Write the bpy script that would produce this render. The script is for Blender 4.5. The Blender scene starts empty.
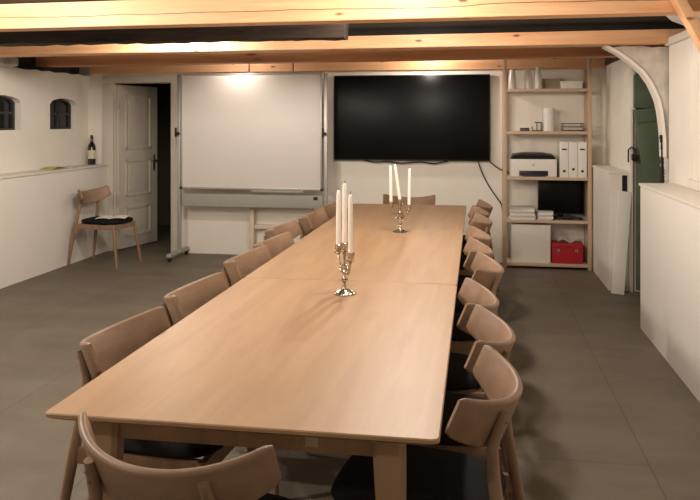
import bpy, bmesh, math, random
from mathutils import Vector, Matrix
random.seed(7)
C = bpy.context.scene.collection
PI = math.pi

# ------------------------------------------------------------------ materials
def new_mat(name):
    m = bpy.data.materials.new(name); m.use_nodes = True
    nt = m.node_tree
    return m, nt, nt.nodes['Principled BSDF']

def lin(r, g, b):
    f = lambda v: (v/255/12.92) if v/255 <= .04045 else ((v/255+.055)/1.055)**2.4
    return (f(r), f(g), f(b), 1)

def plain(name, col, rough=.5, metal=0, noise=0.0, nscale=8, bump=0, bscale=60, spec=.5, coat=0):
    m, nt, b = new_mat(name)
    b.inputs['Roughness'].default_value = rough
    b.inputs['Metallic'].default_value = metal
    b.inputs['Specular IOR Level'].default_value = spec
    b.inputs['Coat Weight'].default_value = coat
    tc = nt.nodes.new('ShaderNodeTexCoord')
    n = nt.nodes.new('ShaderNodeTexNoise'); n.inputs['Scale'].default_value = nscale
    n.inputs['Detail'].default_value = 5
    nt.links.new(tc.outputs['Object'], n.inputs['Vector'])
    r = nt.nodes.new('ShaderNodeValToRGB')
    k = noise
    r.color_ramp.elements[0].position = .3; r.color_ramp.elements[1].position = .7
    r.color_ramp.elements[0].color = (col[0]*(1-k), col[1]*(1-k), col[2]*(1-k), 1)
    r.color_ramp.elements[1].color = (min(1, col[0]*(1+k)), min(1, col[1]*(1+k)), min(1, col[2]*(1+k)), 1)
    nt.links.new(n.outputs['Fac'], r.inputs['Fac'])
    nt.links.new(r.outputs['Color'], b.inputs['Base Color'])
    if bump:
        n2 = nt.nodes.new('ShaderNodeTexNoise'); n2.inputs['Scale'].default_value = bscale
        n2.inputs['Detail'].default_value = 4
        nt.links.new(tc.outputs['Object'], n2.inputs['Vector'])
        bp = nt.nodes.new('ShaderNodeBump'); bp.inputs['Strength'].default_value = bump
        bp.inputs['Distance'].default_value = .01
        nt.links.new(n2.outputs['Fac'], bp.inputs['Height'])
        nt.links.new(bp.outputs['Normal'], b.inputs['Normal'])
    return m

def wood(name, c1, c2, scale=(14, 1.2, 14), rough=.45, knots=None, spec=.4, bump=.06, crack=None):
    """grain runs along the axis with the small scale value"""
    m, nt, b = new_mat(name)
    N, L = nt.nodes.new, nt.links.new
    tc = N('ShaderNodeTexCoord'); mp = N('ShaderNodeMapping')
    mp.inputs['Scale'].default_value = scale
    L(tc.outputs['Object'], mp.inputs['Vector'])
    n = N('ShaderNodeTexNoise'); n.inputs['Scale'].default_value = 1.3; n.inputs['Detail'].default_value = 7
    n.inputs['Roughness'].default_value = .6; n.inputs['Distortion'].default_value = .6
    L(mp.outputs['Vector'], n.inputs['Vector'])
    r = N('ShaderNodeValToRGB')
    r.color_ramp.elements[0].position = .32; r.color_ramp.elements[1].position = .68
    r.color_ramp.elements[0].color = c1; r.color_ramp.elements[1].color = c2
    L(n.outputs['Fac'], r.inputs['Fac'])
    out = r.outputs['Color']
    if knots:
        v = N('ShaderNodeTexVoronoi'); v.inputs['Scale'].default_value = 1.0
        mp2 = N('ShaderNodeMapping'); mp2.inputs['Scale'].default_value = knots
        L(tc.outputs['Object'], mp2.inputs['Vector']); L(mp2.outputs['Vector'], v.inputs['Vector'])
        r2 = N('ShaderNodeValToRGB')
        r2.color_ramp.elements[0].position = .05; r2.color_ramp.elements[0].color = (.28, .16, .09, 1)
        r2.color_ramp.elements[1].position = .12; r2.color_ramp.elements[1].color = (1, 1, 1, 1)
        L(v.outputs['Distance'], r2.inputs['Fac'])
        mx = N('ShaderNodeMix'); mx.data_type = 'RGBA'; mx.blend_type = 'MULTIPLY'
        mx.inputs['Factor'].default_value = 1
        L(out, mx.inputs['A']); L(r2.outputs['Color'], mx.inputs['B'])
        out = mx.outputs['Result']
    if crack:
        def mth(op, a, bb):
            q = N('ShaderNodeMath'); q.operation = op
            for k_, v_ in enumerate((a, bb)):
                if v_ is None: continue
                if hasattr(v_, 'default_value'): L(v_, q.inputs[k_])
                else: q.inputs[k_].default_value = v_
            return q.outputs[0]
        sx = N('ShaderNodeSeparateXYZ'); L(tc.outputs['Object'], sx.inputs['Vector'])
        nz = N('ShaderNodeTexNoise'); nz.noise_dimensions = '1D'; nz.inputs['Scale'].default_value = 1.1; nz.inputs['Detail'].default_value = 4
        L(sx.outputs['X'], nz.inputs['W'])
        d_ = mth('ABSOLUTE', mth('SUBTRACT', mth('SUBTRACT', sx.outputs['Z'], crack), mth('MULTIPLY', nz.outputs['Fac'], .05)), None)
        mx3 = N('ShaderNodeMix'); mx3.data_type = 'RGBA'
        L(mth('LESS_THAN', d_, .0022), mx3.inputs['Factor'])
        L(out, mx3.inputs['A']); mx3.inputs['B'].default_value = lin(96, 62, 40)
        out = mx3.outputs['Result']
    L(out, b.inputs['Base Color'])
    b.inputs['Roughness'].default_value = rough
    b.inputs['Specular IOR Level'].default_value = spec
    bp = N('ShaderNodeBump'); bp.inputs['Strength'].default_value = bump; bp.inputs['Distance'].default_value = .004
    L(n.outputs['Fac'], bp.inputs['Height']); L(bp.outputs['Normal'], b.inputs['Normal'])
    return m

def emission(name, col, power):
    m, nt, b = new_mat(name)
    b.inputs['Emission Color'].default_value = col
    b.inputs['Emission Strength'].default_value = power
    b.inputs['Base Color'].default_value = (.8, .8, .8, 1)
    return m

def floor_mat():
    m, nt, b = new_mat('grey_floor_tiles')
    N, L = nt.nodes.new, nt.links.new
    tc = N('ShaderNodeTexCoord')
    mp = N('ShaderNodeMapping'); mp.inputs['Rotation'].default_value = (0, 0, PI/2)
    mp.inputs['Location'].default_value = (1.11, .845, 0)
    L(tc.outputs['Object'], mp.inputs['Vector'])
    br = N('ShaderNodeTexBrick'); br.inputs['Scale'].default_value = 1
    br.inputs['Brick Width'].default_value = 2.4; br.inputs['Row Height'].default_value = .8
    br.inputs['Mortar Size'].default_value = .004; br.inputs['Mortar Smooth'].default_value = .4
    br.inputs['Color1'].default_value = lin(121, 111, 96); br.inputs['Color2'].default_value = lin(117, 107, 93)
    br.inputs['Mortar'].default_value = lin(94, 87, 79)
    L(mp.outputs['Vector'], br.inputs['Vector'])
    n = N('ShaderNodeTexNoise'); n.inputs['Scale'].default_value = 1.7; n.inputs['Detail'].default_value = 8; n.inputs['Roughness'].default_value = .62
    mp3 = N('ShaderNodeMapping'); mp3.inputs['Scale'].default_value = (1, 1.8, 1)
    L(tc.outputs['Object'], mp3.inputs['Vector']); L(mp3.outputs['Vector'], n.inputs['Vector'])
    r = N('ShaderNodeValToRGB')
    r.color_ramp.elements[0].position = .3; r.color_ramp.elements[0].color = (.66, .66, .66, 1)
    r.color_ramp.elements[1].position = .7; r.color_ramp.elements[1].color = (1.0, 1.0, 1.0, 1)
    L(n.outputs['Fac'], r.inputs['Fac'])
    mx = N('ShaderNodeMix'); mx.data_type = 'RGBA'; mx.blend_type = 'MULTIPLY'; mx.inputs['Factor'].default_value = 1
    L(br.outputs['Color'], mx.inputs['A']); L(r.outputs['Color'], mx.inputs['B'])
    L(mx.outputs['Result'], b.inputs['Base Color'])
    b.inputs['Roughness'].default_value = .55
    b.inputs['Specular IOR Level'].default_value = .3
    return m

M = dict(
    table=wood('oiled_oak', lin(162, 127, 93), lin(178, 142, 106), (9, .8, 9), .45, spec=.5),
    table_leg=wood('oak_leg', lin(148, 117, 88), lin(170, 137, 106), (14, 14, 1.2), .5),
    chair=wood('soaped_oak', lin(132, 104, 82), lin(150, 120, 96), (3, 12, 12), .42),
    chair_leg=wood('oak_rod', lin(130, 102, 78), lin(150, 120, 94), (18, 18, 2), .45),
    pine=wood('planed_pine', lin(222, 164, 118), lin(242, 196, 150), (.7, 9, 11), .5, knots=(3.2, 7, 9)),
    pine_crack=wood('cracked_pine', lin(222, 164, 118), lin(242, 196, 150), (.7, 9, 11), .5, knots=(3.2, 7, 9), crack=2.142),
    pine_dark=wood('brown_pine', lin(190, 128, 86), lin(214, 152, 106), (.7, 9, 11), .55, knots=(1.5, 4, 8)),  # darker, browner pine tone for the farthest beam
    old=wood('old_dark_timber', lin(34, 27, 23), lin(72, 60, 52), (1.2, 10, 10), .9, bump=.6),
    ceil=plain('black_ceiling_boards', lin(34, 29, 25), .9, noise=.3, nscale=3),
    wall=plain('white_limewash', lin(234, 228, 217), .85, noise=.03, nscale=2.5, bump=.25, bscale=9, spec=.2),
    rough=plain('rough_plaster', lin(196, 190, 182), .9, noise=.22, nscale=9, bump=.9, bscale=22, spec=.2),
    paint=plain('white_paint', lin(234, 228, 218), .5, noise=.015, nscale=3, spec=.35),
    doorw=plain('door_paint', lin(208, 200, 186), .5, noise=.02, nscale=3, spec=.35),
    floor=floor_mat(),
    black=plain('black_fabric', lin(26, 25, 25), .9, noise=.25, nscale=60, bump=.3, bscale=300, spec=.15),
    screen=plain('tv_glass', lin(8, 9, 9), .3, spec=.12),
    plastic=plain('black_plastic', lin(20, 20, 20), .4),
    rubber=plain('rubber', lin(30, 29, 28), .7),
    board=plain('whiteboard_enamel', lin(222, 217, 211), .42, noise=.01, nscale=2, spec=.6),
    alu=plain('grey_aluminium', lin(178, 176, 170), .4, .5, noise=.02),
    greybar=plain('grey_lacquer', lin(158, 158, 148), .5, 0, noise=.03),
    silver=plain('aged_silver', lin(192, 182, 164), .24, 1, noise=.45, nscale=40, bump=.15, bscale=90),
    wax=plain('white_wax', lin(244, 238, 226), .45, spec=.4),
    wick=plain('wick', lin(60, 50, 42), .9),
    shelfw=wood('shelf_birch', lin(190, 164, 138), lin(206, 182, 156), (2, 12, 12), .55),
    postw=wood('shelf_post', lin(186, 158, 130), lin(202, 176, 148), (14, 14, 1), .55),
    shelftop=plain('pale_shelf', lin(214, 200, 180), .55, noise=.02),
    china=plain('white_glaze', lin(232, 228, 220), .25, spec=.6),
    paper=plain('paper', lin(232, 228, 220), .8, noise=.03, nscale=30),
    papergrey=plain('paper_grey', lin(196, 190, 180), .8, noise=.06, nscale=40),
    card=plain('card_beige', lin(186, 168, 146), .7, noise=.04),
    red=plain('red_card', lin(176, 24, 42), .5, noise=.06),
    green=plain('green_paint', lin(88, 102, 80), .45, noise=.12, nscale=5, bump=.08, bscale=30),
    greendk=plain('green_paint_old', lin(76, 90, 70), .5, noise=.18, nscale=6, bump=.1, bscale=30),
    iron=plain('dark_iron', lin(44, 42, 40), .5, .7, noise=.2),
    steel=plain('steel', lin(190, 188, 182), .3, 1),
    bottle=plain('bottle_glass', lin(18, 22, 16), .12, spec=.7, coat=.5),
    label_=plain('bottle_label', lin(210, 200, 176), .7, noise=.1, nscale=60),
    foil=plain('bottle_foil', lin(36, 20, 20), .35, .3),
    yellow=plain('leaflet_yellow', lin(196, 182, 92), .7, noise=.2, nscale=20),
    nightglass=plain('night_glass', lin(20, 25, 27), .1, spec=.5),
    winframe=plain('window_frame_dark', lin(46, 50, 52), .5),
    hall=plain('hall_wall', lin(110, 96, 84), .9),
    lens=emission('lamp_lens', (1, .84, .62, 1), 14),
    ink=plain('ink_black', lin(24, 24, 26), .6),
    blue=plain('ink_navy', lin(40, 44, 84), .6),
)

# ------------------------------------------------------------------ geometry helpers
def bm_box(bm, lo, hi, bev=0.0, seg=2, mat=None):
    t = bmesh.new()
    bmesh.ops.create_cube(t, size=1)
    c = [(a+b)/2 for a, b in zip(lo, hi)]; s = [abs(b-a) for a, b in zip(lo, hi)]
    for v in t.verts: v.co = Vector((v.co.x*s[0]+c[0], v.co.y*s[1]+c[1], v.co.z*s[2]+c[2]))
    if bev > 0:
        bmesh.ops.bevel(t, geom=list(t.edges), offset=min(bev, .49*min(s)), segments=seg, affect='EDGES', profile=.6)
    if mat is not None: bmesh.ops.transform(t, matrix=mat, verts=t.verts)
    me = bpy.data.meshes.new('tmp'); t.to_mesh(me); t.free()
    bm.from_mesh(me); bpy.data.meshes.remove(me)

def ring_loft(bm, rings, cap=True, closed=False):
    vs = [[bm.verts.new(p) for p in r] for r in rings]
    n = len(vs[0])
    m = len(vs)
    for i in range(m if closed else m-1):
        a, b = vs[i], vs[(i+1) % m]
        for j in range(n):
            bm.faces.new((a[j], a[(j+1) % n], b[(j+1) % n], b[j]))
    if cap and not closed:
        bm.faces.new(list(reversed(vs[0]))); bm.faces.new(vs[-1])
    return vs

def frame_at(d):
    d = d.normalized()
    up = Vector((0, 0, 1)) if abs(d.z) < .95 else Vector((1, 0, 0))
    x = d.cross(up).normalized(); y = x.cross(d).normalized()
    return x, y

def bm_tube(bm, pts, radii, seg=12, cap=True):
    pts = [Vector(p) for p in pts]
    if not hasattr(radii, '__len__'): radii = [radii]*len(pts)
    rings = []
    x = y = None
    for i, p in enumerate(pts):
        d = (pts[min(i+1, len(pts)-1)] - pts[max(i-1, 0)])
        if x is None: x, y = frame_at(d)
        else:
            dn = d.normalized(); x = (x - dn*x.dot(dn)).normalized(); y = x.cross(dn).normalized()
        rings.append([p + (x*math.cos(2*PI*k/seg) + y*math.sin(2*PI*k/seg))*radii[i] for k in range(seg)])
    ring_loft(bm, rings, cap)

def bm_lathe(bm, prof, c=(0, 0, 0), seg=24):
    rings = [[(c[0]+r*math.cos(2*PI*k/seg), c[1]+r*math.sin(2*PI*k/seg), c[2]+z) for k in range(seg)] for r, z in prof]
    ring_loft(bm, rings)

def bm_prism(bm, loop, axis, a, b):
    """extrude a 2D outline along axis 0/1/2 from a to b"""
    def pt(p, t):
        return {0: (t, p[0], p[1]), 1: (p[0], t, p[1]), 2: (p[0], p[1], t)}[axis]
    ring_loft(bm, [[pt(p, a) for p in loop], [pt(p, b) for p in loop]])

def bm_plate(bm, outer, holes, axis, a, b):
    """flat plate with holes, outline in the two other axes"""
    def pt(p, t):
        return {0: (t, p[0], p[1]), 1: (p[0], t, p[1]), 2: (p[0], p[1], t)}[axis]
    faces_loops = []
    for t in (a, b):
        tmp = []
        for lp in [outer]+holes:
            vs = [bm.verts.new(pt(p, t)) for p in lp]
            es = [bm.edges.new((vs[i], vs[(i+1) % len(vs)])) for i in range(len(vs))]
            tmp.append((vs, es))
        bmesh.ops.triangle_fill(bm, use_beauty=True, use_dissolve=False, edges=[e for _, es in tmp for e in es])
        faces_loops.append([vs for vs, _ in tmp])
    for la, lb in zip(*faces_loops):
        n = len(la)
        for i in range(n):
            bm.faces.new((la[i], la[(i+1) % n], lb[(i+1) % n], lb[i]))

def obj(name, bm, mat, parent=None, smooth=False, loc=None, label=None):
    bmesh.ops.recalc_face_normals(bm, faces=bm.faces)
    me = bpy.data.meshes.new(name); bm.to_mesh(me); bm.free()
    for p in me.polygons: p.use_smooth = bool(smooth)
    if smooth:
        try: me.set_sharp_from_angle(angle=math.radians(smooth if smooth is not True else 40))
        except Exception: pass
    me.materials.append(mat)
    o = bpy.data.objects.new(name, me); C.objects.link(o)
    if parent: o.parent = parent
    if loc: o.location = loc
    if label: o['label'] = label
    return o

def box(name, lo, hi, mat, parent=None, bev=0.003, label=None):
    bm = bmesh.new(); bm_box(bm, lo, hi, bev)
    return obj(name, bm, mat, parent, smooth=30, label=label)

def thing(name, label, cat, loc=(0, 0, 0), rotz=0, group=None):
    o = bpy.data.objects.new(name, None); C.objects.link(o)
    o.empty_display_size = .1
    o.location = loc; o.rotation_euler = (0, 0, rotz)
    o['label'] = label; o['category'] = cat
    if group: o['group'] = group
    return o

def tag(o, label, cat, group=None):
    o['label'] = label; o['category'] = cat
    if group: o['group'] = group
    return o

def struct(o):
    o['kind'] = 'structure'
    return o

def dup(root, loc, rotz, label, group=None):
    r = root.copy(); C.objects.link(r); r.location = loc; r.rotation_euler = (0, 0, rotz)
    r['label'] = label
    if group: r['group'] = group
    for ch in list(root.children):
        c = ch.copy(); C.objects.link(c); c.parent = r
        for g in list(ch.children):
            d = g.copy(); C.objects.link(d); d.parent = c
    return r

def B(): return bmesh.new()

# ------------------------------------------------------------------ room shell
XL, XR, YB, ZC = -4.5, 1.5, 8.30, 2.26
struct(box('floor', (-5.0, -2.2, -.1), (2.2, 10.6, 0), M['floor'], bev=0))
struct(box('ceiling', (-5.0, -2.2, ZC), (2.2, 8.5, ZC+.08), M['ceil'], bev=0))

# back wall with doorway
bm = B()
bm_plate(bm, [(-5.0, 0), (-4.18, 0), (-4.18, 1.965), (-3.47, 1.965), (-3.47, 0), (2.2, 0), (2.2, ZC), (-5.0, ZC)], [], 1, YB, YB+.18)
struct(obj('wall_back', bm, M['wall']))

# left wall with small arched windows
def arch(y0, y1, z0, z1, rise=.07, n=12):
    pts = [(y0, z0), (y1, z0)]
    for k in range(n+1):
        t = k/n; y = y1+(y0-y1)*t
        pts.append((y, z1-rise+rise*math.sin(PI*(.12+.76*t))/1.0 if 0 < k < n else z1-rise))
    return pts
wins = [(7.48, 8.03), (6.36, 6.96), (4.9, 5.5)]
WZ0, WZ1 = 1.43, 1.77
top = [(-2.2, 2.05)]
ys = [8.3 - .12*i for i in range(int(10.5/.12))]
outer = [(-2.2, 0), (8.3, 0)] + [(y, 2.055 + random.uniform(-.014, .014)) for y in ys]
outer[-1] = (-2.2, 2.05)
bm = B(); bm_plate(bm, outer, [arch(y0, y1, WZ0, WZ1) for y0, y1 in wins], 0, XL-.22, XL)
struct(obj('wall_left', bm, M['wall']))
struct(box('trim_1', (-5.0, -2.2, 2.035), (-4.62, 8.3, 2.25), M['old'], bev=0))
for i, (y0, y1) in enumerate(wins, 1):
    bm = B()
    a = arch(y0-.01, y1+.01, WZ0-.01, WZ1+.01); cy, cz = (y0+y1)/2, (WZ0+WZ1)/2
    inn = [(cy+(y-cy)*.86, cz+(z-cz)*.84) for y, z in a]
    bm_plate(bm, a, [inn], 0, XL-.11, XL-.07)
    bm_box(bm, (XL-.105, y0, cz-.012), (XL-.075, y1, cz+.012))
    bm_box(bm, (XL-.105, cy-.012, WZ0), (XL-.075, cy+.012, WZ1-.01))
    w = obj('window_%d' % i, bm, M['winframe']); struct(w)
    bm = B(); bm_prism(bm, a, 0, XL-.10, XL-.094)
    obj('pane', bm, M['nightglass'], w)

# boxed ledge along the left wall
bm = B()
bm_box(bm, (XL, -2.2, 0), (-4.25, YB, .995))
struct(obj('trim_2', bm, M['paint']))
struct(box('trim_3', (XL, -2.2, .995), (-4.235, YB, 1.015), M['paint'], bev=.004))
# plaster lump at the left beam end
bm = B()
for k in range(10):
    bm_box(bm, (XL-.02, 6.1+k*.06, 2.045+random.uniform(-.01, .01)), (XL+.15+random.uniform(-.02, .02), 6.18+k*.06, 2.125+random.uniform(-.01, .01)), .018)
struct(obj('trim_4', bm, M['rough'], smooth=60))

# wall behind the camera and the right hand wall
struct(box('wall_front', (-5.0, -2.4, 0), (2.2, -2.2, ZC), M['wall'], bev=0))
struct(box('wall_right', (1.44, -2.2, 0), (1.75, 6.05, 2.11), M['wall'], bev=0))
struct(box('trim_5', (1.95, -2.2, 2.0), (2.2, 8.3, ZC), M['old'], bev=0))
struct(box('trim_6', (1.405, -2.2, 2.085), (1.78, 6.05, 2.14), M['paint'], bev=.01))
bm = B()
rings = []
for k in range(9):
    y = 4.75+k*.075
    w_ = (1-abs(k-6)/9)
    j = lambda: random.uniform(-.008, .008)
    rings.append([(1.75, y, 2.255), (1.33-.13*w_+j(), y, 2.252), (1.36-.09*w_+j(), y, 2.18+j()), (1.42-.05*w_+j(), y, 2.145+j()), (1.75, y, 2.10)])
ring_loft(bm, rings)
struct(obj('trim_7', bm, M['rough'], smooth=60))
# far piece of the right wall, beyond the green doorway
struct(box('wall_right_far', (1.345, 7.08, 0), (2.2, YB, 2.10), M['wall'], bev=0))
bm = B()
bm_box(bm, (1.350, 7.035, 0), (1.372, 7.08, 2.03), .003)
bm_box(bm, (1.36, 7.03, 1.62), (1.392, 7.08, 2.03), .003)
struct(obj('trim_8', bm, M['paint'], smooth=30))
struct(box('wall_recess', (2.0, 6.05, 0), (2.2, 7.08, 2.2), M['greendk'], bev=0))
# window style seam on the near upper wall (plaster edge)
struct(box('trim_9', (1.427, 5.42, 1.13), (1.45, 5.45, 2.085), M['wall'], bev=.008))

# curved knee brace, plastered up to the beam
brace = [(.985, 2.105), (1.094, 2.044), (1.183, 1.977), (1.273, 1.892), (1.326, 1.814), (1.362, 1.737), (1.384, 1.682), (1.402, 1.60), (1.417, 1.481), (1.425, 1.38), (1.428, 1.24)]
brace = [(x*.985, 1.52+(z-1.52)*.985) for x, z in brace]
loop = brace + [(1.53, 1.24), (1.53, 2.10)]
n = 8
for k in range(1, n):
    loop.append((1.53+(.97-1.53)*k/n, 2.095+random.uniform(-.02, .008)))
bm = B(); bm_prism(bm, loop, 1, 6.075, 6.19)
brc = struct(obj('trim_10', bm, M['rough']))
bm = B()
rings = []
for i, p in enumerate(brace):
    a = Vector(brace[max(i-1, 0)]); b = Vector(brace[min(i+1, len(brace)-1)])
    d = (b-a).normalized(); nrm = Vector((-d.y, d.x))
    if nrm.x < 0: nrm = -nrm
    q = Vector(p)
    o_, i_ = q-nrm*.004, q+nrm*.019
    rings.append([(o_.x, 6.06, o_.y), (i_.x, 6.06, i_.y), (i_.x, 6.195, i_.y), (o_.x, 6.195, o_.y)])
ring_loft(bm, rings)
struct(obj('trim_11', bm, M['paint'], smooth=50))
# post under the brace with a ragged dark edge
struct(box('trim_12', (1.408, 6.075, 0), (1.52, 6.20, 1.26), M['rough'], bev=.01))
bm = B()
for k in range(16):
    z = .98+k*.027
    r = .012+random.uniform(0, .014)
    bm_tube(bm, [(1.405-r*.2, 6.09, z), (1.403-r*.2, 6.09, z+.03)], [r, r*.7], 7)
struct(obj('trim_13', bm, M['iron'], smooth=True))

# beams
def beam(name, y0, slope, z0, z1, th, mat, x0=-4.72, x1=1.9, rough=0, bev=.004):
    bm = B()
    nseg = 40 if rough else 8
    rings = []
    for i in range(nseg+1):
        x = x0+(x1-x0)*i/nseg
        y = y0+slope*x
        j = lambda: random.uniform(-rough, rough)
        e = bev
        ring = [(x, y+e+j(), z0+j()), (x, y+th-e+j(), z0+j()), (x, y+th+j(), z0+e+j()), (x, y+th+j(), z1), (x, y+j(), z1), (x, y+j(), z0+e+j())]
        rings.append(ring)
    ring_loft(bm, rings)
    o = obj(name, bm, mat, smooth=25)
    return struct(o)
beam('trim_14', 4.285, -.021, 2.10, 2.255, .15, M['pine_crack'])
beam('trim_15', 5.235, 0, 2.105, 2.255, .17, M['old'], x1=-.91, rough=.006)
beam('trim_16', 5.96, -.03, 2.10, 2.200, .22, M['pine'])
beam('trim_17', 7.13, -.06, 2.10, 2.200, .18, M['pine_dark'], x1=1.6)
# wall plate along the back wall, in three lengths
for k, (a, b) in enumerate([(-4.45, -2.53), (-2.515, -2.02), (-2.005, 1.33)]):
    struct(box('trim_%d' % (18+k), (a, YB-.06, 2.075), (b, YB, 2.255), M['pine'], bev=.004))
# slanting pine brace at the near right
bm = B()
ang = math.radians(62)
mt = Matrix.Translation((1.045, 4.2, 2.154)) @ Matrix.Rotation(ang, 4, 'Y')
bm_box(bm, (-.10, -.05, -.024), (.82, .05, .024), .003, mat=mt)
struct(obj('trim_21', bm, M['pine'], smooth=30))

# doorway casing and open door
bm = B()
bm_box(bm, (-4.315, YB-.025, 0), (-4.18, YB+.0, 2.045), .006)
bm_box(bm, (-3.47, YB-.025, 0), (-3.36, YB+.0, 2.045), .006)
bm_box(bm, (-4.315, YB-.027, 1.965), (-3.36, YB+.0, 2.05), .006)
struct(obj('trim_22', bm, M['doorw'], smooth=30))
bm = B()
W, Hd, T = .70, 1.945, .04
bm_box(bm, (0, -T, .012), (W, 0, Hd), .003)
for (x0, x1, z0, z1) in ((.11, W-.13, 1.18, 1.83), (.11, W-.13, .62, 1.06), (.11, W-.13, .14, .50)):
    for (a, b, c_, d_) in ((x0, x1, z0, z0+.03), (x0, x1, z1-.03, z1), (x0, x0+.03, z0, z1), (x1-.03, x1, z0, z1)):
        bm_box(bm, (a, -T-.014, c_), (b, -T+.002, d_), .005)
        bm_box(bm, (a, -.002, c_), (b, .014, d_), .005)
    bm_box(bm, (x0+.06, -T-.008, z0+.06), (x1-.06, -T+.002, z1-.06), .004)
door = obj('door_1', bm, M['doorw'], smooth=30)
door.location = (-4.175, YB+.045, 0); door.rotation_euler = (0, 0, math.radians(75))
struct(door)
bm = B()
bm_box(bm, (W-.085, -T-.006, .90), (W-.05, -T, 1.10), .003)
bm_tube(bm, [(W-.067, -T, 1.03), (W-.067, -T-.045, 1.03), (W-.08, -T-.055, 1.03), (W-.17, -T-.055, 1.03)], .008, 8)
obj('door_handle', bm, M['steel'], door, smooth=True)
for z in (.25, 1.7):
    bm = B(); bm_tube(bm, [(.0, -T-.006, z-.045), (.0, -T-.006, z+.045)], .008, 8)
    obj('hinge', bm, M['steel'], door, smooth=True)
# dark hall behind the door
bm = B()
bm_box(bm, (-5.0, YB+.18, 0), (-4.9, 10.6, 2.3))
bm_box(bm, (-3.2, YB+.18, 0), (-3.1, 10.6, 2.3))
bm_box(bm, (-5.0, 10.5, 0), (-3.1, 10.6, 2.3))
bm_box(bm, (-5.0, YB+.18, 2.2), (-3.1, 10.6, 2.3))
struct(obj('wall_hall', bm, M['hall']))

# ------------------------------------------------------------------ right hand low cabinets
t = thing('low_cabinet', 'long white boxed cabinet with a ledge top at right, nearest the camera', 'cabinet', (1.345, 2, 0))
box('cabinet_body', (-.155, -4.15, 0), (.094, 3.84, 1.045), M['paint'], t, .004)
box('cabinet_top', (-.165, -4.15, 1.045), (.094, 3.85, 1.065), M['paint'], t, .005)
box('back_ledge', (.072, -4.15, 1.066), (.093, 3.5, 1.125), M['paint'], t, .004)

t = thing('low_cabinet', 'short white boxed cabinet beside the shelf unit, with a dark hole in its end', 'cabinet', (1.27, 7.68, 0))
bm = B()
bm_plate(bm, [(-.095, 0), (.072, 0), (.072, 1.05), (-.095, 1.05)], [[(.018, .85), (.066, .85), (.066, 1.035), (.018, 1.035)]], 1, -.60, -.585)
bm_box(bm, (-.095, -.585, 0), (-.08, .615, 1.05), 0)
obj('cabinet_body', bm, M['paint'], t)
box('cabinet_top', (-.105, -.61, 1.05), (.073, .615, 1.07), M['paint'], t, .004)
box('hole_shade', (.02, -.57, .82), (.072, -.50, 1.049), M['ink'], t, 0)  # black block, its colour stands in for the shade inside the hole

# leaning board
bm = B()
bm_box(bm, (-.055, -.011, 0), (.055, .011, .90), .003)
o = obj('leaning_board', bm, M['paint'], smooth=30)
o.location = (1.222, 6.935, .004); o.rotation_euler = (math.radians(-7.0), math.radians(5.5), 0)
tag(o, 'narrow white board leaning against the end of the short white cabinet', 'board')

# green doorway
d2 = box('door_2', (1.405, 7.05, .02), (1.985, 7.078, 1.68), M['green'], bev=.004); struct(d2)
box('door_rail', (1.405, 7.035, .48), (1.985, 7.052, .56), M['green'], d2, .004)
struct(box('trim_23', (1.372, 6.975, 1.635), (1.99, 7.03, 1.93), M['greendk'], bev=.006))
struct(box('trim_24', (1.41, 7.035, 1.93), (1.99, 7.075, 2.12), M['greendk'], bev=.004))
bm = B()
mt = Matrix.Translation((1.60, 6.985, .012)) @ Matrix.Rotation(math.radians(-8), 4, 'Y')
bm_box(bm, (-.01, -.012, .03), (.30, .012, 1.62), .005, mat=mt)
for z in (.25, .9, 1.5):
    bm_box(bm, (.0, -.026, z), (.29, -.010, z+.09), .004, mat=mt)
o = obj('green_shutter', bm, M['green'], smooth=30)
tag(o, 'tilted green wooden shutter standing in the doorway under the curved white brace', 'shutter')
# padlock and hasp on the white jamb
t = thing('padlock', 'dark iron hasp and padlock hanging on the white door jamb', 'padlock', (1.350, 7.03, 1.205))
bm = B()
bm_tube(bm, [(-.02, -.005, -.05), (-.02, -.012, .06), (.0, -.03, .085), (.03, -.035, .07), (.035, -.035, .03)], .007, 8)
obj('hasp', bm, M['iron'], t, smooth=True)
bm = B(); bm_box(bm, (.0, -.055, -.035), (.05, -.025, .025), .01, 3)
obj('lock_body', bm, M['iron'], t, smooth=40)

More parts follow.
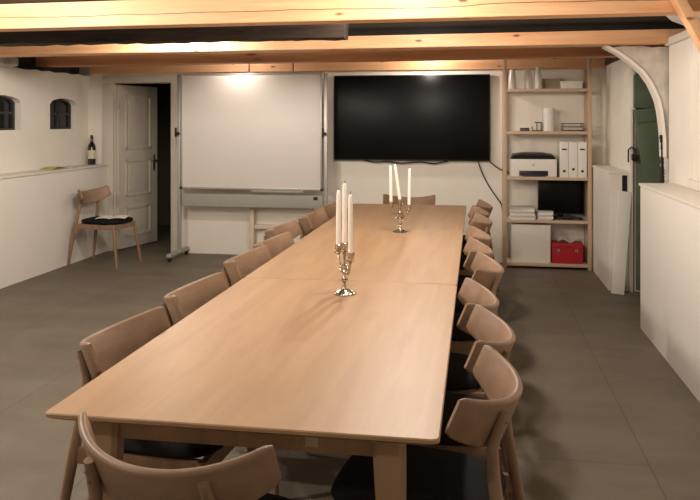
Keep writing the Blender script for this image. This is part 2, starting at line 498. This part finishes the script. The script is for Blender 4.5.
# ------------------------------------------------------------------ tables
TX0, TX1 = -1.142, -.088
def table(y0, y1, label, plug=False, near=.044):
    cx, cy = (TX0+TX1)/2, (y0+y1)/2
    hw, hl = (TX1-TX0)/2, (y1-y0)/2-.003
    t = thing('dining_table', label, 'table', (cx, cy, 0), 0, 'oak tables set end to end')
    bm = B()
    # top: rounded corners in plan, chamfered underside
    def plan(k, z, r=.018):
        pts = []
        for qx, qy, a0 in ((1, 1, 0), (-1, 1, 90), (-1, -1, 180), (1, -1, 270)):
            for i in range(6):
                a = math.radians(a0+18*i)
                pts.append((qx*(hw-k-r)+r*math.cos(a), qy*(hl-(k if k < .004 else k)-r)+r*math.sin(a), z))
        return pts
    ring_loft(bm, [plan(.028, .713), plan(.004, .726), plan(.0, .729), plan(0, .737), plan(.003, .74)])
    obj('tabletop', bm, M['table'], t, smooth=35)
    bm = B()
    ax, ay = hw-.135, hl-.044
    for s in (-1, 1):
        e = -(hl-near) if s < 0 else ay
        bm_box(bm, (-ax, e-.011, .648), (ax, e+.011, .7125), .002)
        bm_box(bm, (s*ax-.011, -(hl-near), .648), (s*ax+.011, ay, .7125), .002)
    obj('apron', bm, M['table_leg'], t, smooth=30)
    for sx in (-1, 1):
        for sy in (-1, 1):
            bm = B()
            rings = []
            for z, w, off in ((.0, .023, 0), (.35, .031, 0), (.60, .040, 0), (.712, .042, 0)):
                x = sx*(hw-.135+(.712-z)*.03); y = sy*(hl-(near if sy < 0 else .044))
                rings.append([(x+a*w, y+b*w*.78, z) for a, b in ((-1, -.7), (-.7, -1), (.7, -1), (1, -.7), (1, .7), (.7, 1), (-.7, 1), (-1, .7))])
            ring_loft(bm, rings)
            obj('leg', bm, M['table_leg'], t, smooth=30)
    if plug:
        box('apron_plug', (.172, -(hl-near)-.017, .664), (.206, -(hl-near)-.0105, .696), M['card'], t, .002, label='pale square plug')
    return t
table(1.86, 3.645, 'nearest of the three oak tables set end to end, its end facing the camera', True, .10)
table(3.645, 5.445, 'middle one of the three oak tables set end to end')
table(5.445, 7.08, 'farthest of the three oak tables, its end toward the wall screen')

# ------------------------------------------------------------------ chairs
def make_chair(label, loc, rz, group):
    t = thing('dining_chair', label, 'chair', loc, rz, group)
    # cushion
    bm = B()
    def sup(sx, sy, z, n=3.4, k=36):
        out = []
        for i in range(k):
            a = 2*PI*i/k; c, s = math.cos(a), math.sin(a)
            x = sx*math.copysign(abs(c)**(2/n), c); y = sy*math.copysign(abs(s)**(2/n), s)
            x *= 1+.06*(y/sy)
            out.append((x, y, z))
        return out
    ring_loft(bm, [[(x, y+.022, z) for x, y, z in r] for r in (sup(.185, .215, .440), sup(.205, .236, .446), sup(.213, .244, .460), sup(.205, .236, .476), sup(.18, .20, .487), sup(.10, .12, .494))])
    obj('seat', bm, M['black'], t, smooth=50)
    # rails
    bm = B()
    bm_box(bm, (-.185, .215, .385), (.185, .240, .438), .004)
    bm_box(bm, (-.165, -.195, .385), (.165, -.172, .438), .004)
    for s in (-1, 1):
        bm_box(bm, (s*.178-.011, -.23, .385), (s*.178+.011, .23, .438), .004)
    obj('seat_frame', bm, M['chair_leg'], t, smooth=30)
    for s in (-1, 1):
        bm = B()
        bm_tube(bm, [(s*.222, .292, 0), (s*.202, .255, .25), (s*.188, .228, .44)], [.0115, .0165, .0185], 14)
        obj('leg', bm, M['chair_leg'], t, smooth=50)
        bm = B()
        bm_tube(bm, [(s*.214, -.300, 0), (s*.200, -.268, .22), (s*.182, -.236, .42), (s*.164, -.212, .57), (s*.152, -.206, .655), (s*.145, -.236, .748)],
                [.0115, .0165, .019, .018, .0155, .012], 14)
        for z, y in ((.695, -.2385), (.722, -.2465)):
            bm_tube(bm, [(s*.148, y+.010, z), (s*.148, y+.002, z)], .004, 8)
        obj('leg', bm, M['chair_leg'], t, smooth=50)
    # backrest: a bent shell, leaning back, so its wings rise in front
    bm = B()
    bulge, hw_ = .135, .25
    R = hw_*hw_/(2*bulge)+bulge/2
    half = math.asin(hw_/R)
    tilt = Matrix.Translation((0, -.236, .700)) @ Matrix.Rotation(math.radians(23), 4, 'X')
    rings = []
    n = 36
    for i in range(n+1):
        q = -1+2*i/n
        th = q*half
        aq = abs(q)
        zt = .073 - .008*aq**2
        zb = -.078 + .034*aq**2.2
        if aq > .93:
            e = (aq-.93)/.07
            zt -= .007*e**2.2; zb += .007*e**2.2
        hth = .0115 - .002*aq
        if i in (0, n): hth *= .6
        hz = (zt-zb)/2; cz = (zt+zb)/2
        rr = min(.009, hth*.95)
        ring = []
        for (a, b), a0 in (((1, 1), 0), ((-1, 1), 90), ((-1, -1), 180), ((1, -1), 270)):
            for k in range(4):
                ang = math.radians(a0+30*k)
                rad = R+a*(hth-rr)+rr*math.cos(ang)
                z = cz+b*(hz-rr)+rr*math.sin(ang)
                ring.append(tilt @ Vector((rad*math.sin(th), R-rad*math.cos(th), z)))
        rings.append(ring)
    ring_loft(bm, rings)
    obj('backrest', bm, M['chair'], t, smooth=45)
    return t

GR = 'chairs along the table'
ordw = ['first', 'second', 'third', 'fourth', 'fifth', 'sixth', 'seventh', 'eighth', 'ninth']
right = [(2.225, -.140, -8), (2.735, -.134, 0), (3.24, -.175, 1), (3.948, -.130, -1), (4.455, -.170, 1), (4.975, -.168, 1), (5.745, -.150, -3), (6.25, -.160, 1), (6.765, -.125, -4)]
left = [(2.50, -1.07, -4), (3.17, -1.06, -3), (3.955, -1.065, -3), (4.49, -1.065, -4), (5.08, -1.16, -3), (5.77, -1.09, -3), (6.35, -1.09, -2)]
proto = None
for i, (y, px, a) in enumerate(right):
    if i == 0: lab = 'oak chair with curved back and black seat, nearest on the right side of the table'
    elif i == 8: lab = 'oak chair with curved back at the far end of the right side of the table'
    else: lab = '%s oak chair from the camera along the right side of the table' % ordw[i]
    loc = (px, y, 0); rz = PI/2+math.radians(a)
    if proto is None: proto = make_chair(lab, loc, rz, GR)
    else: dup(proto, loc, rz, lab, GR)
for i, (y, px, a) in enumerate(left):
    if i == 0: lab = 'oak chair with curved back, nearest on the left side of the table'
    elif i == 6: lab = 'oak chair at the far end of the left side of the table'
    else: lab = '%s oak chair from the camera along the left side of the table' % ordw[i]
    dup(proto, (px, y, 0), -PI/2+math.radians(a), lab, GR)
hc = dup(proto, (-.668, 1.81, 0), math.radians(-12.5), 'oak chair with curved back at the near head of the table, closest to the camera', GR)
hc.scale = (1.05, 1.03, 1)
dup(proto, (-.64, 7.215, 0), math.radians(180), 'oak chair at the far head of the table, below the wall screen', GR)
wc = dup(proto, (-3.905, 7.556, 0), math.radians(-97.4), 'lone oak chair with black seat against the white ledge by the open door', 'x')
del wc['group']
# magazines on the lone chair
def magazine(name, label, loc, rz, w, l, mat, open_=True):
    bm = B()
    rings = []
    n = 14
    for i in range(n+1):
        x = -w/2+w*i/n
        z = .010*abs(math.sin(2*PI*(x/w)))**.7*(1 if open_ else .3)
        rings.append([(x, -l/2, z), (x, l/2, z), (x, l/2, z+.004), (x, -l/2, z+.004)])
    ring_loft(bm, rings)
    o = obj(name, bm, mat, smooth=40); o.location = loc; o.rotation_euler = (0, 0, rz)
    return tag(o, label, 'magazine')
magazine('magazine', 'open white magazine lying on the seat of the lone chair', (-3.80, 7.50, .4965), .25, .30, .21, M['paper'])
magazine('booklet', 'small grey booklet lying behind the magazine on the lone chair', (-3.765, 7.685, .4955), -.3, .13, .10, M['papergrey'], False)

# ------------------------------------------------------------------ candelabra and candles
def candelabrum(loc, rz, label, tilts):
    t = thing('candelabrum', label, 'candle holder', loc, rz, 'silver candelabra on the tables')
    bm = B()
    prof = [(.046, 0), (.047, .004), (.043, .008), (.034, .012), (.030, .016), (.018, .021), (.011, .030), (.009, .045)]
    bm_lathe(bm, [(r*(1.0), z) for r, z in prof], seg=28)
    # petal lobes round the foot
    for k in range(8):
        a = 2*PI*k/8
        bm_lathe(bm, [(.002, 0), (.011, .002), (.012, .006), (.007, .010), (.001, .011)], (.041*math.cos(a), .041*math.sin(a), .0), 10)
    obj('base', bm, M['silver'], t, smooth=45)
    bm = B()
    bm_lathe(bm, [(.009, .045), (.007, .05), (.015, .058), (.016, .066), (.008, .073), (.006, .085), (.012, .092), (.013, .098), (.006, .105), (.006, .118), (.019, .124), (.021, .130), (.010, .136), (.007, .15), (.006, .165)], seg=20)
    obj('stem', bm, M['silver'], t, smooth=45)
    tops = []
    for (ax, ay, zc) in ((0, 0, .195), (-.062, .012, .178), (.062, -.012, .160)):
        bm = B()
        if ax:
            s = 1 if ax > 0 else -1
            pts = []
            for k in range(15):
                q = k/14
                a = PI*q
                # swirl out from the stem, dip, then rise into the cup
                pts.append((ax*(.12+.92*q) if q < 1 else ax, ay*q, .128-.034*math.sin(PI*min(1, q*1.25)) + (zc-.132)*q**2.5))
            pts[-1] = (ax, ay, zc-.006)
            bm_tube(bm, pts, [.008-.002*k/14 for k in range(15)], 10)
            cpts = [(ax*.30+s*.010*math.cos(a), 0, .112+.010*math.sin(a)) for a in [k*.45 for k in range(11)]]
            bm_tube(bm, cpts, .0045, 8)
            arm = obj('arm', bm, M['silver'], t, smooth=60)
        else:
            bm_lathe(bm, [(.006, .160), (.007, .175), (.010, .185), (.009, .19)], seg=16)
            arm = obj('arm', bm, M['silver'], t, smooth=60)
        bm = B()
        bm_lathe(bm, [(.004, -.010), (.009, -.006), (.020, -.002), (.021, .001), (.012, .003), (.012, .008), (.016, .016), (.017, .030), (.018, .034), (.0155, .036), (.0145, .034), (.0145, .022)], (ax, ay, zc), 18)
        obj('cup', bm, M['silver'], arm, smooth=45)
        tops.append((ax, ay, zc+.020))
    return t, tops

def candle(root_loc, rz, top, h, tilt, label, group):
    p = Vector((top[0]*math.cos(rz)-top[1]*math.sin(rz), top[0]*math.sin(rz)+top[1]*math.cos(rz), top[2]))+Vector(root_loc)
    bm = B()
    bm_lathe(bm, [(.0108, .003), (.0115, .02), (.0110, h*.6), (.0102, h-.03), (.009, h-.012), (.005, h-.002), (.001, h)], seg=18)
    o = obj('candle', bm, M['wax'], smooth=45)
    o.location = p; o.rotation_euler = tilt
    tag(o, label, 'candle', group)
    bm = B(); bm_tube(bm, [(0, 0, h-.003), (.001, 0, h+.006), (.003, 0, h+.012)], .0014, 6)
    obj('wick', bm, M['wick'], o)
    return o
c1 = (-.585, 3.37, .74); r1 = math.radians(-43)
t, tops = candelabrum(c1, r1, 'silver candelabrum nearer the camera, by the first table seam', None)
G1 = 'candles in the near candelabrum'
candle(c1, r1, tops[0], .285, (0, 0, 0), 'tall white candle in the middle cup of the near candelabrum', G1)
candle(c1, r1, tops[1], .265, (0, 0, 0), 'white candle at left in the near candelabrum', G1)
candle(c1, r1, tops[2], .275, (0, math.radians(-.5), 0), 'white candle at right in the near candelabrum, in the lowest cup', G1)
c2 = (-.525, 5.30, .74); r2 = math.radians(8)
t, tops = candelabrum(c2, r2, 'silver candelabrum farther along the table, toward the wall screen', None)
G2 = 'candles in the far candelabrum'
candle(c2, r2, tops[0], .265, (0, math.radians(-8), 0), 'leaning white candle in the middle cup of the far candelabrum', G2)
candle(c2, r2, tops[1], .27, (0, math.radians(-1), 0), 'upright white candle at left in the far candelabrum', G2)
candle(c2, r2, tops[2], .27, (0, math.radians(1), 0), 'upright white candle at right in the far candelabrum, apart from the other two', G2)

# ------------------------------------------------------------------ wall screen
tv = t = thing('wall_screen', 'large black flat television mounted on the white back wall', 'television', (-.70, YB, 1.089))
box('housing', (-.849, -.07, 0), (.849, -.028, .932), M['plastic'], t, .005)
box('screen', (-.838, -.074, .016), (.838, -.0695, .921), M['screen'], t, .001)
box('wall_bracket', (-.30, -.03, .25), (.30, -.001, .70), M['iron'], t, .003)
def cable(name, pts, r, label, sub=12):
    P = [Vector(p) for p in pts]
    out = []
    for i in range(len(P)-1):
        p0, p1, p2, p3 = P[max(i-1, 0)], P[i], P[i+1], P[min(i+2, len(P)-1)]
        for k in range(sub):
            s = k/sub
            out.append(.5*((2*p1)+(p2-p0)*s+(2*p0-5*p1+4*p2-p3)*s*s+(3*p1-p0-3*p2+p3)*s**3))
    out.append(P[-1])
    bm = B(); bm_tube(bm, out, r, 8)
    return tag(obj(name, bm, M['rubber'], smooth=True), label, 'cable')
cable('screen_cable', [(.02, 8.265, 1.12), (.03, 8.27, 1.06), (.08, 8.28, .93), (.15, 8.29, .80), (.22, 8.292, .70), (.27, 8.2925, .62), (.285, 8.2925, .50)], .0065, 'black cable hanging from the television to behind the shelf unit')
cb = cable('hanging_lead', [(-.55, -.06, .011), (-.4, -.06, -.019), (-.25, -.05, -.014), (-.1, -.05, -.029), (.1, -.05, -.014), (.25, -.05, -.029), (.4, -.06, .001)], .007, 'x')
del cb['label']; del cb['category']; cb.parent = tv
cable('printer_cable', [(.12, 8.26, 1.11), (.20, 8.25, 1.04), (.27, 8.20, 1.00), (.325, 8.19, .985), (.342, 8.18, .96)], .006, 'short black cable running from the television to the printer')

# ------------------------------------------------------------------ rolling whiteboard
t = thing('rolling_whiteboard', 'large whiteboard on a grey rolling stand in front of the back wall', 'whiteboard', (-2.43, 8.02, 0))
bx0, bx1 = -.795, .795
box('board', (bx0+.006, -.035, .785), (bx1-.006, -.018, 2.03), M['board'], t, .002)
bm = B()
for lo, hi in (((bx0, -.041, 2.022), (bx1, -.012, 2.042)), ((bx0, -.043, .772), (bx1, -.012, .792)), ((bx0, -.041, .772), (bx0+.016, -.012, 2.042)), ((bx1-.016, -.041, .772), (bx1, -.012, 2.042))):
    bm_box(bm, lo, hi, .003)
obj('frame', bm, M['alu'], t, smooth=30)
for x in (bx0, bx1):
    for z in (.782, 2.032):
        box('corner_cap', (x-.016, -.046, z-.016), (x+.016, -.010, z+.016), M['plastic'] if z < 1 else M['alu'], t, .006)
box('pen_tray', (.02, -.075, .748), (.60, -.040, .768), M['greybar'], t, .004)
box('crossbar', (-.80, -.012, .575), (.80, .018, .715), M['greybar'], t, .004)
for s in (-1, 1):
    x = s*.832
    box('post', (x-.02, -.015, .075), (x+.02, .025, 2.035), M['alu'], t, .005)
    bm = B()
    bm_tube(bm, [(x-s*.0, -.02, 1.38), (x, -.045, 1.38)], [.014, .020], 12)
    bm_box(bm, (x-.035, -.048, 1.345), (x-.022, -.016, 1.445), .003)
    obj('clamp_knob', bm, M['iron'], t, smooth=40)
    bm = B()
    bm_box(bm, (x-.025, -.30, .045), (x+.025, .24, .085), .008)
    f = obj('foot', bm, M['alu'], t, smooth=30)
    for y in (-.27, .21):
        bm = B()
        bm_tube(bm, [(x-.014, y, .0265), (x+.014, y, .0265)], .026, 16)
        bm_box(bm, (x-.022, y-.02, .035), (x+.022, y+.02, .055), .004)
        obj('castor', bm, M['rubber'], f, smooth=40)
box('maker_plate', (.70, -.016, .665), (.745, -.0115, .70), M['iron'], t, .001)

# low wooden frame behind the whiteboard
t = thing('wooden_frame', 'low pale wooden trestle frame behind the rolling whiteboard', 'frame', (-1.975, 8.22, 0))
for x in (-.50, .28):
    box('leg', (x-.025, -.04, 0), (x+.025, .04, .54), M['shelftop'], t, .004)
box('top_rail', (-.53, -.05, .54), (.32, .05, .575), M['shelftop'], t, .004)
box('lower_rail', (-.475, -.02, .31), (.255, .02, .36), M['shelftop'], t, .004)

# ------------------------------------------------------------------ shelf unit
SX0, SX1, SYF, SYB = .295, 1.142, 8.00, 8.285
t = thing('shelf_unit', 'open wooden shelving unit with five shelves against the back wall', 'shelf unit', (.712, 8.14, 0))
for x in (SX0, SX1):
    for y in (SYF+.02, SYB-.02):
        box('post', (x-.019-.712, y-.02-8.14, 0), (x+.019-.712, y+.02-8.14, 2.18 if y < 8.1 else 2.06), M['postw'], t, .003)
SH = [.055, .500, .941, 1.412, 1.85]      # shelf tops
for z in SH:
    s = box('shelf', (SX0+.019-.712, SYF+.006-8.14, z-.022), (SX1-.019-.712, SYB-8.14, z), M['shelftop'], t, .001)
    box('front_edge', (SX0+.019-.712, SYF-.006-8.14, z-.028), (SX1-.019-.712, SYF+.006-8.14, z+.002), M['shelfw'], s, .002)

def px(u):   # metres along the shelf from a height measured at the shelf front
    return u
GC = 'white jugs on the top shelf'
for k, (x, h, lab) in enumerate(((.375, .205, 'leftmost of the three white jugs on the top shelf'), (.535, .215, 'middle one of the three white jugs on the top shelf'), (.635, .235, 'rightmost of the three white jugs on the top shelf, tallest'))):
    tj = thing('jug', lab, 'jug', (x, 8.10, 1.8525), 0, GC)
    bm = B()
    bm_lathe(bm, [(.032, 0), (.041, .003), (.042, .02), (.041, h*.45), (.034, h*.75), (.029, h*.87), (.029, h*.90)], seg=22)
    obj('jug_body', bm, M['china'], tj, smooth=45)
    bm = B(); bm_lathe(bm, [(.030, h*.90), (.031, h*.93), (.028, h*.98), (.014, h)], seg=22)
    obj('lid', bm, M['china'], tj, smooth=45)
t = thing('picture_panel', 'thin beige framed panel standing behind the jugs on the top shelf', 'panel', (.79, 8.22, 1.8525))
box('backing', (-.10, -.008, 0), (.10, .008, .115), M['card'], t, .002)
bm = B()
for lo, hi in (((-.10, -.014, 0), (.10, -.006, .012)), ((-.10, -.014, .103), (.10, -.006, .115)), ((-.10, -.014, 0), (-.088, -.006, .115)), ((.088, -.014, 0), (.10, -.006, .115))): bm_box(bm, lo, hi, .002)
obj('frame', bm, M['shelfw'], t)
t = thing('carton', 'low white carton at the right end of the top shelf', 'box', (.97, 8.12, 1.8525))
box('carton_body', (-.105, -.08, 0), (.105, .08, .06), M['paper'], t, .003)
box('carton_lid', (-.108, -.083, .055), (.108, .083, .077), M['paper'], t, .004)

# second shelf
t = thing('stapler', 'small black stapler lying at the left of the second shelf', 'stapler', (.50, 8.08, 1.4145))
box('stapler_base', (-.05, -.018, 0), (.05, .018, .012), M['plastic'], t, .003)
bm = B(); bm_box(bm, (-.048, -.014, .014), (.046, .014, .034), .006)
obj('stapler_arm', bm, M['plastic'], t, smooth=40)
t = thing('desk_sorter', 'small black desk sorter beside the white roll on the second shelf', 'desk sorter', (.625, 8.12, 1.4145))
box('tray', (-.05, -.05, 0), (.05, .05, .008), M['plastic'], t, .002)
for x in (-.048, .0, .044): box('divider', (x, -.045, .008), (x+.004, .045, .085 if x > -.01 else .05), M['iron'], t, .001)
box('top_bar', (-.02, -.03, .085), (.05, .03, .095), M['iron'], t, .002)
bm = B()
bm_lathe(bm, [(.018, 0), (.060, 0), (.0625, .004), (.0625, .236), (.060, .24), (.02, .24), (.018, .236)], (0, 0, 0), 28)
o = obj('paper_roll', bm, M['paper'], smooth=45); o.location = (.745, 8.12, 1.4145)
tag(o, 'thick white paper roll standing in the middle of the second shelf', 'paper roll')
t = thing('letter_tray', 'dark wire letter tray at the right of the second shelf', 'letter tray', (.98, 8.11, 1.4145))
bm = B()
for z in (.01, .045, .08):
    for a, b in (((-.10, -.08), (.10, -.08)), ((-.10, .08), (.10, .08)), ((-.10, -.08), (-.10, .08)), ((.10, -.08), (.10, .08))):
        bm_tube(bm, [(a[0], a[1], z), (b[0], b[1], z)], .004, 6)
for x in (-.1, .1):
    for y in (-.08, .08): bm_tube(bm, [(x, y, 0), (x, y, .085)], .004, 6)
for k in range(9): bm_tube(bm, [(-.08+.02*k, -.08, .01), (-.08+.02*k, .08, .01)], .0025, 6)
obj('wire_frame', bm, M['iron'], t, smooth=True)
box('paper_stack', (-.092, -.072, .014), (.092, .072, .035), M['papergrey'], t, .002)

# printer
t = thing('printer', 'white printer with a black top tray on the middle shelf', 'printer', (.585, 8.115, .9425))
bm = B()
bm_box(bm, (-.235, -.10, 0), (.235, .14, .185), .015, 3)
obj('printer_body', bm, M['china'], t, smooth=40)
bm = B()
ring_loft(bm, [[(-.225, -.095, .185), (.225, -.095, .185), (.225, .13, .185), (-.225, .13, .185)], [(-.205, -.08, .215), (.205, -.08, .215), (.205, .125, .232), (-.205, .125, .232)], [(-.11, -.05, .232), (.11, -.05, .232), (.10, .10, .25), (-.10, .10, .25)]])
obj('top_tray', bm, M['plastic'], t, smooth=30)
box('paper_slot', (-.145, -.105, .012), (.145, -.097, .065), M['plastic'], t, .003)
box('output_tray', (-.12, -.108, .006), (.12, -.098, .022), M['blue'], t, .003)
bm = B(); bm_tube(bm, [(0, -.099, .125), (0, -.104, .125)], .011, 14)
obj('badge', bm, M['alu'], t, smooth=40)
for i, (x, lab) in enumerate(((.890, 'leftmost of the three white binders beside the printer'), (.980, 'middle one of the three white binders, with its label hole lower'), (1.070, 'rightmost of the three white binders beside the printer'))):
    t = thing('binder', lab, 'binder', (x, 8.11, .9425), 0, 'white binders')
    bm = B()
    bm_box(bm, (-.043, -.10, 0), (-.039, .14, .36), .001); bm_box(bm, (.039, -.10, 0), (.043, .14, .36), .001)
    bm_box(bm, (-.043, -.104, 0), (.043, -.099, .36), .002)
    obj('cover', bm, M['china'], t, smooth=30)
    box('paper_block', (-.037, -.09, .006), (.037, .13, .345), M['paper'], t, 0)
    z = .065 if i != 1 else .085
    bm = B(); bm_tube(bm, [(0, -.1035, z), (0, -.106, z)], .014, 16)
    obj('finger_ring', bm, M['ink'], t, smooth=40)
    if i != 1: box('spine_mark', (-.024, -.106, .28), (.024, -.1035, .295), M['ink'], t, 0)

# fourth shelf: papers and a dark monitor
def paper_stack(label, x, y, z, w, d, n, th, mats, grp=None):
    t = thing('paper_stack', label, 'papers', (x, y, z), 0, grp)
    zz = 0
    for k in range(n):
        bm = B()
        bm_box(bm, (-w/2, -d/2, 0), (w/2, d/2, th), .001, mat=Matrix.Translation((random.uniform(-.008, .008), random.uniform(-.008, .008), zz)) @ Matrix.Rotation(random.uniform(-.09, .09), 4, 'Z'))
        obj('paper_bundle', bm, mats[k % len(mats)], t)
        zz += th
    return t
paper_stack('tall white paper stack at the left of the fourth shelf down', .475, 8.11, .5025, .25, .20, 6, .021, [M['paper'], M['papergrey']])
paper_stack('low grey paper stack in front of the dark monitor', .705, 8.045, .5025, .15, .10, 5, .018, [M['papergrey'], M['paper']])
t = thing('monitor', 'dark computer monitor standing on the fourth shelf down', 'monitor', (.875, 8.17, .5025))
box('screen_housing', (-.235, -.005, .045), (.235, .035, .395), M['plastic'], t, .006)
box('display', (-.225, -.008, .06), (.225, -.004, .385), M['screen'], t, .001)
box('stand_neck', (-.03, .035, .01), (.03, .055, .22), M['plastic'], t, .004)
box('stand_foot', (-.10, -.07, 0), (.10, .08, .012), M['plastic'], t, .004)
cable('coiled_cable', [(x+.03, y, z+.01) for x, y, z in [(.80, 8.05, .503), (.86, 8.03, .515), (.93, 8.05, .505), (1.0, 8.04, .52), (1.05, 8.07, .505), (.99, 8.09, .515), (.90, 8.08, .53), (.85, 8.07, .51), (.92, 8.03, .525), (1.03, 8.03, .505)]], .009, 'tangled black cable lying in front of the dark monitor')

# bottom shelf
t = thing('white_crate', 'tall white board box at the left of the bottom shelf', 'box', (.562, 8.13, .0575))
box('box_body', (-.195, -.09, 0), (.195, .13, .385), M['paint'], t, .004)
t2 = box('lid_edge', (-.197, -.092, .375), (.197, .132, .39), M['paint'], t, .003)
t = thing('red_box', 'red storage box with metal grips on the bottom shelf', 'box', (.925, 8.12, .0575))
bm = B()
bm_box(bm, (-.155, -.09, 0), (.155, .12, .20), .004)
obj('box_body', bm, M['red'], t, smooth=30)
box('box_lid', (-.158, -.093, .155), (.158, .123, .206), M['red'], t, .003)
for x in (-.09, .09):
    bm = B(); bm_tube(bm, [(x+.012*math.cos(a), -.096, .135+.012*math.sin(a)) for a in [k*PI/6 for k in range(13)]], .003, 6)
    obj('grip_ring', bm, M['steel'], t, smooth=True)
bm = B()
rings = []
for i in range(9):
    x = -.10+.025*i
    z = .012+.022*math.sin(i*.9)
    rings.append([(x, -.10+.012*i, z), (x+.03, .09, z+.015), (x+.03, .09, z+.018), (x, -.10+.012*i, z+.003)])
ring_loft(bm, rings)
o = obj('crumpled_papers', bm, M['paper']); o.location = (.93, 8.12, .272)
tag(o, 'crumpled white papers lying on the red box', 'papers')

# ------------------------------------------------------------------ left ledge items
t = thing('wine_bottle', 'dark wine bottle standing at the far end of the left ledge', 'bottle', (-4.39, 8.17, 1.015))
bm = B(); bm_lathe(bm, [(.035, 0), (.044, .004), (.045, .02), (.045, .20), (.040, .225), (.022, .255), (.016, .275), (.0155, .305)], seg=24)
obj('bottle_body', bm, M['bottle'], t, smooth=45)
bm = B(); bm_lathe(bm, [(.0165, .295), (.0175, .30), (.0175, .338), (.015, .342)], seg=18)
obj('foil_cap', bm, M['foil'], t, smooth=45)
bm = B(); bm_lathe(bm, [(.0452, .07), (.0457, .072), (.0457, .165), (.0452, .167)], seg=24)
obj('paper_label', bm, M['label_'], t, smooth=45)
bm = B()
rings = []
for i in range(11):
    q = i/10
    y = -.16+.32*q
    z = .002+.022*math.sin(PI*q)
    rings.append([(-.06, y, z), (.06, y+.02, z), (.06, y+.02, z+.004), (-.06, y, z+.004)])
ring_loft(bm, rings)
o = obj('leaflet', bm, M['yellow'], smooth=40); o.location = (-4.36, 7.30, 1.016)
tag(o, 'curled yellow leaflet lying on the left ledge', 'leaflet')
bm = B()
bm_box(bm, (-.05, -.08, 0), (.05, .08, .014), .003)
o = obj('note_block', bm, M['papergrey'], smooth=30); o.location = (-4.36, 7.62, 1.0155)
tag(o, 'small grey note block beside the yellow leaflet on the left ledge', 'note block')

# ------------------------------------------------------------------ ceiling lamps
LC = (1.0, .885, .77)
lamps = [(-2.55, 7.80, .12), (-.48, 7.82, .30), (-2.40, 5.60, .9), (-.42, 4.88, .85), (-2.75, 3.50, .85), (-.42, 3.62, .6),
         (-2.5, 2.4, 1.25), (-.45, 2.4, .4), (-2.5, .4, .6), (-.45, .4, .15)]
hb = bmesh.new(); bm_lathe(hb, [(.045, 0), (.052, -.004), (.052, -.02), (.045, -.024)], seg=24)
first = None
for i, (x, y, k) in enumerate(lamps):
    t = thing('ceiling_lamp', 'small round white lamp on the dark ceiling between the beams', 'lamp', (x, y, ZC-.001), 0, 'ceiling lamps between the beams')
    if first is None:
        h_ = obj('housing', hb, M['paint'], t, smooth=40)
        lb = bmesh.new(); bm_lathe(lb, [(.038, -.0235), (.040, -.026), (.01, -.027)], seg=24)
        l_ = obj('lens', lb, M['lens'], t, smooth=40)
        first = (h_, l_)
    else:
        for p in first:
            c = p.copy(); C.objects.link(c); c.parent = t
    ld = bpy.data.lights.new('lamp_light', 'POINT'); ld.shadow_soft_size = .06
    ld.energy = 60*k; ld.color = LC
    lo = bpy.data.objects.new('lamp_light', ld); C.objects.link(lo); lo.parent = t
    lo.location = (0, 0, -.072)

# ------------------------------------------------------------------ world, camera, view
w = bpy.data.worlds.new('night'); bpy.context.scene.world = w; w.use_nodes = True
w.node_tree.nodes['Background'].inputs['Color'].default_value = (.02, .022, .03, 1)
w.node_tree.nodes['Background'].inputs['Strength'].default_value = .3
cd = bpy.data.cameras.new('camera'); cam = bpy.data.objects.new('camera', cd); C.objects.link(cam)
cd.sensor_width = 36; cd.lens = 36*758/700
cd.shift_y = -129/700
cd.clip_start = .05
cam.location = (0, 0, 1.52)
cam.rotation_euler = (PI/2, 0, math.atan(126/758))
sc = bpy.context.scene
sc.camera = cam
sc.view_settings.view_transform = 'Standard'
sc.view_settings.look = 'None'
sc.view_settings.gamma = 1
sc.view_settings.exposure = .36
